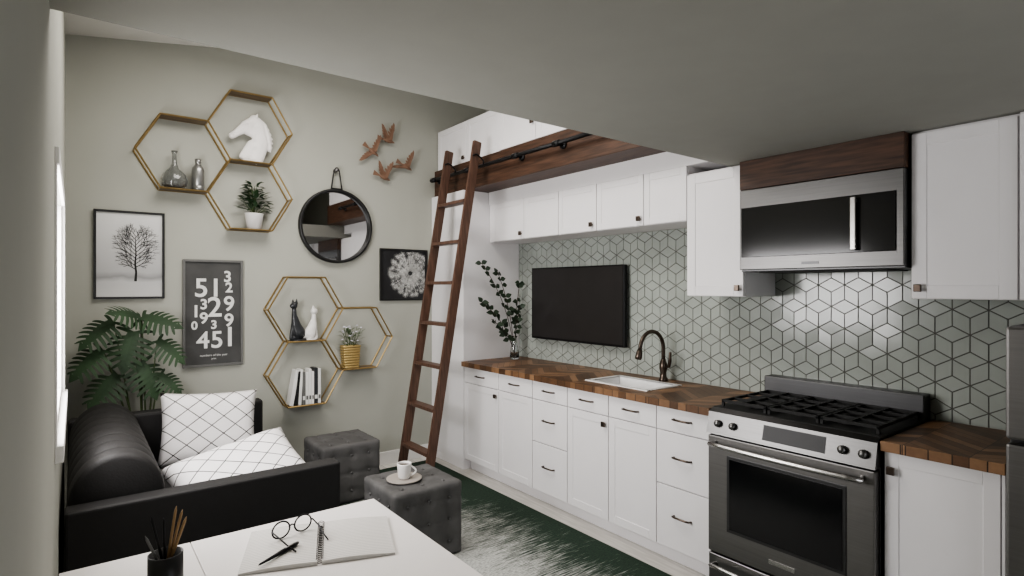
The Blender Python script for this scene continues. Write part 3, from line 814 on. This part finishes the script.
# mirror
g = G('round_mirror')
mc = (1.70, 0, 2.035); rr = .302
lathe('rim', [(rr-.022, YB-.012), (rr-.022, YB-.045), (rr, YB-.045), (rr, YB-.002), (0, YB-.002)], mc, FRAMEB, g, 64, 'Y')
lathe('glass', [(0, YB-.014), (rr-.02, YB-.014)], mc, MIRROR, g, 64, 'Y')
for s in (-1, 1): tube('strap', [(1.70+s*.045, YB-.03, 2.33), (1.70+s*.035, YB-.03, 2.40), (1.70+s*.022, YB-.03, 2.49), (1.70, YB-.03, 2.515)], .006, FRAMEB, g, 8)
tube('peg', [(1.70, YB-.001, 2.495), (1.70, YB-.045, 2.495)], .016, STEEL, g, 12)
box('clasp', (1.655, YB-.04, 2.325), (1.745, YB-.02, 2.345), FRAMEB, g)

# birds
g = G('bird_sculpture')
def bird(x, z, a, s, wu, wd, flip=1):
    """bird in flight; a = heading, wu / wd = angle of the two wings relative to the heading"""
    c, sn = math.cos(a), math.sin(a)
    def T(u, v, y=0): return Vector((x+flip*(u*c-v*sn)*s, YB-.05+y*s, z+(u*sn+v*c)*s))
    tube('body', [T(-.45, 0), T(-.3, .0), T(-.1, 0), T(.12, .0), T(.28, .01), T(.38, .02), T(.46, .01), T(.60, -.01)], [.03*s, .07*s, .13*s, .15*s, .12*s, .095*s, .07*s, .006*s], COPPER, g, 10)
    bm = bmesh.new()
    for (w, y) in ((wu, -.12), (wd, .12)):
        ax = Vector((math.cos(w), math.sin(w))); pr = Vector((-.96, -.1 if w > 0 else .1)); pr.normalize(); n = 6
        for i in range(n):
            t = i/(n-1)
            r = Vector((.18, 0))+ax*(.12+.62*t)
            fd = (pr*(1-t*.85)+ax*(.15+1.0*t)).normalized(); L = .36+.30*t
            pn = Vector((-fd.y, fd.x))*.085
            q = [r-pn, r+fd*L*.75-pn, r+fd*L, r+fd*L*.75+pn, r+pn]
            prism(bm, [T(p.x, p.y, y-.03*i) for p in q], .002)
        pn = Vector((-ax.y, ax.x))*.07; r0 = Vector((.12, 0)); r1 = r0+ax*.86
        prism(bm, [T(p.x, p.y, y-.20) for p in (r0-pn*1.6, r1-pn, r1+pn*.6, r0+pn*1.6)], .002)
    for k in (-1, 0, 1):
        prism(bm, [T(*p) for p in ((-.28, -.05, .02*k), (-.82, .14*k-.06, .02*k), (-.82, .14*k+.06, .02*k), (-.28, .05, .02*k))], .002)
    bmesh.ops.recalc_face_normals(bm, faces=bm.faces)
    mk('wings', bm, COPPER, g)
    q = T(0, 0); tube('pin', [q, (q.x, YB-.001, q.z)], .004, COPPER, g, 6)
bird(2.14, 2.80, math.radians(-10), .115, math.radians(88), math.radians(125))
bird(2.00, 2.69, math.radians(-35), .115, math.radians(105), math.radians(-110))
bird(2.31, 2.60, math.radians(-25), .115, math.radians(95), math.radians(-150))
bird(2.10, 2.48, math.radians(-20), .115, math.radians(85), math.radians(130))

# ------------------------------------------------------------------ sofa
g = G('leather_loveseat')
sY0, sY1, sX0, sX1 = 2.66, 4.17, XL+.016, 1.01
box('near_arm', (sX0, sY0, .05), (sX1, sY0+.10, .70), SOFAF, g, .012, 3)
box('far_arm', (sX0, sY1-.10, .05), (sX1, sY1, .78), SOFAF, g, .02, 3)
box('base', (sX0, sY0+.10, .06), (sX1-.02, sY1-.10, .27), SOFAF, g, .01)
for i in range(2):
    a = sY0+.105+i*.652; box('seat_cushion', (.30, a, .272), (sX1-.005, a+.648, .45), LEATHER, g, .04, 4, True)
bm = bmesh.new(); rings = []
prof = []
for k in range(25):
    a = math.pi*k/24; prof.append((.165-.165*math.cos(a), .68+.19*math.sin(a)))
prof = [(0, .272)]+prof+[(.34, .55), (.33, .40), (.30, .272)]
cxp, czp = .165, .6; ny = 120; y0, y1 = sY0+.105, sY1-.105
for i in range(ny+1):
    y = y0+(y1-y0)*i/ny; ch = abs(math.sin(math.pi*(y-y0)/(y1-y0)*9))**.45
    k = 1-.06*(1-ch)
    if i in (0, ny): k = .90
    rings.append([bm.verts.new((sX0+.005+cxp+(x-cxp)*k, y, czp+(z-czp)*(k if z > .3 else 1))) for x, z in prof])
for A, B in zip(rings[:-1], rings[1:]):
    for j in range(len(prof)-1): bm.faces.new((A[j], A[j+1], B[j+1], B[j]))
    bm.faces.new((A[-1], A[0], B[0], B[-1]))
bm.faces.new(rings[0]); bm.faces.new(rings[-1][::-1]); bmesh.ops.recalc_face_normals(bm, faces=bm.faces)
mk('back_roll', bm, LEATHER, g, True)
for x in (.05, .9):
    for y in (2.71, 4.1): box('foot', (x, y-.02, .0145 if x > .5 else 0), (x+.04, y+.02, .06), BLACK, g)

def pillow(name, W, H, T, loc, rot):
    bm = bmesh.new(); n = 22; top, bot = [], []
    for i in range(n+1):
        rt, rb = [], []
        for j in range(n+1):
            u = -1+2*i/n; v = -1+2*j/n
            h = T/2*((1-u**4)*(1-v**4))**.55
            pin = 1-.07*((1-u*u)*(v*v)); pin2 = 1-.07*((1-v*v)*(u*u))
            x = u*W/2*pin2; y = v*H/2*pin
            wr = .006*math.sin(9*u+3*v)*(1-abs(u))
            rt.append(bm.verts.new((x, y, h+wr*.6))); rb.append(rt[-1] if (i in (0, n) or j in (0, n)) else bm.verts.new((x, y, -h)))
        top.append(rt); bot.append(rb)
    for i in range(n):
        for j in range(n):
            bm.faces.new((top[i][j], top[i+1][j], top[i+1][j+1], top[i][j+1]))
            q = (bot[i][j], bot[i][j+1], bot[i+1][j+1], bot[i+1][j])
            try: bm.faces.new(q)
            except ValueError: pass
    bmesh.ops.recalc_face_normals(bm, faces=bm.faces)
    o = mk(name, bm, PILLOW, None, True); o.location = loc; o.rotation_euler = [math.radians(a) for a in rot]
    return o
pillow('throw_pillow', .54, .44, .15, (.66, 3.92, .675), (72, 3, -4))
pillow('throw_pillow', .64, .46, .15, (.69, 3.22, .565), (26, -10, 8))

# ottomans
def ottoman(x0, x1, y0, y1, z0=.0145, z1=.43):
    g = G('tufted_ottoman')
    bm = bmesh.new(); bmesh.ops.create_cube(bm, size=1)
    bmesh.ops.subdivide_edges(bm, edges=bm.edges[:], cuts=27, use_grid_fill=True)
    P3 = [-.3, 0, .3]
    for v in bm.verts:
        c = v.co.copy()
        ax = max(range(3), key=lambda i: abs(c[i])); o = [i for i in range(3) if i != ax]
        dd = 0
        for a in P3:
            for b in P3:
                r2 = (c[o[0]]-a)**2+(c[o[1]]-b)**2; dd = max(dd, math.exp(-r2/.0035))
        for a in P3:
            for k in (0, 1): dd = max(dd, .35*math.exp(-((c[o[k]]-a)**2)/.0004))
        v.co[ax] -= math.copysign(.035*dd, c[ax])*(1 if max(abs(c[o[0]]), abs(c[o[1]])) < .49 else 0)
        for i in range(3):
            others = [abs(c[j]) for j in range(3) if j != i]
            m_ = max(others)
            if abs(c[i]) > .499 and m_ > .46: v.co[i] -= math.copysign((m_-.46)*.45, c[i])
    for v in bm.verts: v.co = Vector((x0+(v.co.x+.5)*(x1-x0), y0+(v.co.y+.5)*(y1-y0), z0+(v.co.z+.5)*(z1-z0)))
    mk('body', bm, OTTO, g, True)
    bm = bmesh.new(); sx, sy, sz = x1-x0, y1-y0, z1-z0; cx, cy, cz = (x0+x1)/2, (y0+y1)/2, (z0+z1)/2
    for a in P3:
        for b in P3:
            for p in ((cx+a*sx, cy+b*sy, z1-.010), (cx+a*sx, y0+.010, cz+b*sz), (x0+.010, cy+a*sy, cz+b*sz), (x1-.010, cy+a*sy, cz+b*sz)):
                bmesh.ops.create_icosphere(bm, subdivisions=2, radius=.009, matrix=Matrix.Translation(p))
    mk('buttons', bm, OTTO, g, True)
ottoman(1.34, 1.77, 2.77, 3.18); ottoman(1.34, 1.77, 3.88, 4.28)
g = G('serving_plate')
lathe('plate', [(0, 0), (.085, 0), (.10, .008), (.10, .014), (.09, .012), (.07, .008), (0, .008)], (1.50, 2.97, .430), PLATE, g, 40)
g = G('coffee_mug')
lathe('cup', [(0, 0), (.026, 0), (.034, .01), (.041, .08), (.041, .088), (.037, .088), (.036, .08), (.030, .014), (0, .01)], (1.50, 2.97, .4385), CERW, g)
lathe('coffee', [(0, .075), (.036, .075)], (1.50, 2.97, .4385), BARK, g)
tube('handle', [(1.50+(.037+.03*math.sin(math.pi*i/10))*.8, 2.97-(.037+.03*math.sin(math.pi*i/10))*.6, .4385+.072-.055*i/10) for i in range(11)], .005, CERW, g, 8)

# ------------------------------------------------------------------ table
g = G('drop_leaf_table')
box('top_inner', (XL+.013, .62, .722), (.281, 1.99, .75), TABLE, g, .002)
box('top_outer', (.283, .62, .722), (.88, 1.99, .75), TABLE, g, .002)
boxes('legs', [((.80, 1.88, .0145), (.85, 1.93, .722)), ((.80, .68, .0145), (.85, .73, .722)), ((XL+.02, 1.88, 0), (XL+.06, 1.93, .722)), ((XL+.02, .68, 0), (XL+.06, .73, .722))], TABLE, g)
boxes('apron', [((XL+.06, 1.895, .66), (.80, 1.915, .722)), ((XL+.06, .695, .66), (.80, .715, .722)), ((.815, .73, .66), (.835, 1.88, .722))], TABLE, g)

# notebook
g = G('open_notebook')
nc = Vector((.595, 1.735, .7505)); na = math.radians(-20)
def page(x0, x1, nm, h0=.0):
    bm = bmesh.new(); n = 12; g0 = []
    for i in range(n+1):
        t = i/n; x = x0+(x1-x0)*t; d = min(1, abs(x)/.2); z = .010+.004*math.sin(math.pi*d) - .004*(d)
        g0.append([bm.verts.new((x, -.14, z)), bm.verts.new((x, .14, z)), bm.verts.new((x, .14, 0)), bm.verts.new((x, -.14, 0))])
    for A, B in zip(g0[:-1], g0[1:]):
        for j in range(4): bm.faces.new((A[j], A[(j+1) % 4], B[(j+1) % 4], B[j]))
    bm.faces.new(g0[0]); bm.faces.new(g0[-1][::-1]); bmesh.ops.recalc_face_normals(bm, faces=bm.faces)
    o = mk(nm, bm, PAPER, g); o.location = nc; o.rotation_euler = (0, 0, na)
page(-.21, -.006, 'left_pages'); page(.006, .21, 'right_pages')
bm = bmesh.new()
for i in range(22):
    y = -.13+i*.0124
    bm_tube(bm, [(.010*math.cos(a), y, .009+.009*math.sin(a)) for a in [2*math.pi*k/10 for k in range(10)]], .0011, 5, closed=True)
o = mk('spiral', bm, BLACK, g, True); o.location = nc; o.rotation_euler = (0, 0, na)
# glasses
g = G('eyeglasses')
gc = Vector((.535, 1.82, .764)); ga = math.radians(12)
def gp(x, y, z): 
    c, s = math.cos(ga), math.sin(ga); return (gc.x+x*c-y*s, gc.y+x*s+y*c, gc.z+z)
for s in (-1, 1):
    tube('rim', [gp(s*.036+.028*math.cos(a), -.002, .027+.025*math.sin(a)) for a in [2*math.pi*k/24 for k in range(24)]], .0026, BLACK, g, 6, closed=True)
    tube('temple', [gp(s*.063, 0, .030), gp(s*.067, -.006, .031), gp(s*.064, -.05, .022), gp(s*.057, -.09, .008), gp(s*.052, -.12, .002)], .0024, BLACK, g, 6)
tube('bridge', [gp(-.010, 0, .029), gp(0, 0, .033), gp(.010, 0, .029)], .0024, BLACK, g, 6)
# pen
g = G('ballpoint_pen')
tube('barrel', [(.40, 1.665, .769), (.405, 1.668, .769), (.46, 1.70, .769), (.475, 1.709, .769), (.52, 1.735, .769), (.53, 1.741, .769)], [.001, .003, .0055, .0065, .006, .004], BLACK, g, 12)
tube('clip', [(.525, 1.732, .776), (.485, 1.709, .777)], .0014, STEEL, g, 6)
# pencil cup
g = G('pencil_cup')
cc = Vector((.185, 1.70, .7505))
lathe('cup', [(0, 0), (.038, 0), (.04, .003), (.04, .10), (.037, .10), (.036, .006), (0, .006)], cc, FRAMEB, g)
for (dx, dy, L, m_) in ((-.02, .01, .19, BLACK), (.018, .015, .20, PENCIL), (.03, -.01, .18, PENCIL), (.0, .028, .17, BLACK), (-.03, -.005, .15, FRAMEG), (.028, .02, .185, PENCIL)):
    b = cc+Vector((-dx*.4, -dy*.4, .008)); t = b+Vector((dx*1.9, dy*1.9, L)); d = (t-b).normalized()
    tube('pencil', [b, t-d*.012, t], [.0036, .0036, .0006], m_, g, 6)

# ------------------------------------------------------------------ finalize groups
bpy.context.view_layer.update()
for G_ in GROUPS:
    mn = Vector((1e9,)*3); mxv = Vector((-1e9,)*3)
    for o in G_.k:
        for c in o.bound_box:
            p = o.matrix_world @ Vector(c)
            for i in range(3): mn[i] = min(mn[i], p[i]); mxv[i] = max(mxv[i], p[i])
    c = Vector(((mn.x+mxv.x)/2, (mn.y+mxv.y)/2, mn.z)); G_.e.location = c
    for o in G_.k: o.parent = G_.e; o.matrix_parent_inverse = Matrix.Translation(-c)

# ------------------------------------------------------------------ lights
def area(name, loc, rot, sx, sy, e, col=(1, 1, 1)):
    l = bpy.data.lights.new(name, 'AREA'); l.shape = 'RECTANGLE'; l.size = sx; l.size_y = sy; l.energy = e; l.color = col
    o = bpy.data.objects.new(name, l); o.location = loc; o.rotation_euler = [math.radians(a) for a in rot]; COL.objects.link(o); return o
area('window_daylight', (XL-.05, 2.75, 1.48), (0, -90, 0), .8, 1.05, 48, (1, .97, .96))
area('vault_fill', (1.1, 2.9, 3.2), (0, -0, 0), 1.3, 1.6, 54, (1, .95, .89))  # added fill lamp for the back wall; the roof has no skylight
area('rear_fill', (1.6, YF+.02, 1.2), (90, 0, 0), 1.5, 1.8, 8, (1, .96, .93))  # soft fill added behind the camera for the kitchen, at the made-up door
w = bpy.data.worlds.new('World'); S.world = w; w.use_nodes = True
w.node_tree.nodes['Background'].inputs[0].default_value = (.95, .96, 1, 1); w.node_tree.nodes['Background'].inputs[1].default_value = 2.0
S.view_settings.view_transform = 'AgX'
try: S.view_settings.look = 'AgX - Medium High Contrast'
except Exception: pass

cam = bpy.data.cameras.new('Camera'); co = bpy.data.objects.new('Camera', cam); COL.objects.link(co)
co.location = (0, 0, 1.53); co.rotation_euler = (math.radians(90), 0, math.radians(-37.5))
cam.sensor_width = 36; cam.lens = 20.04; cam.clip_start = .01
S.camera = co
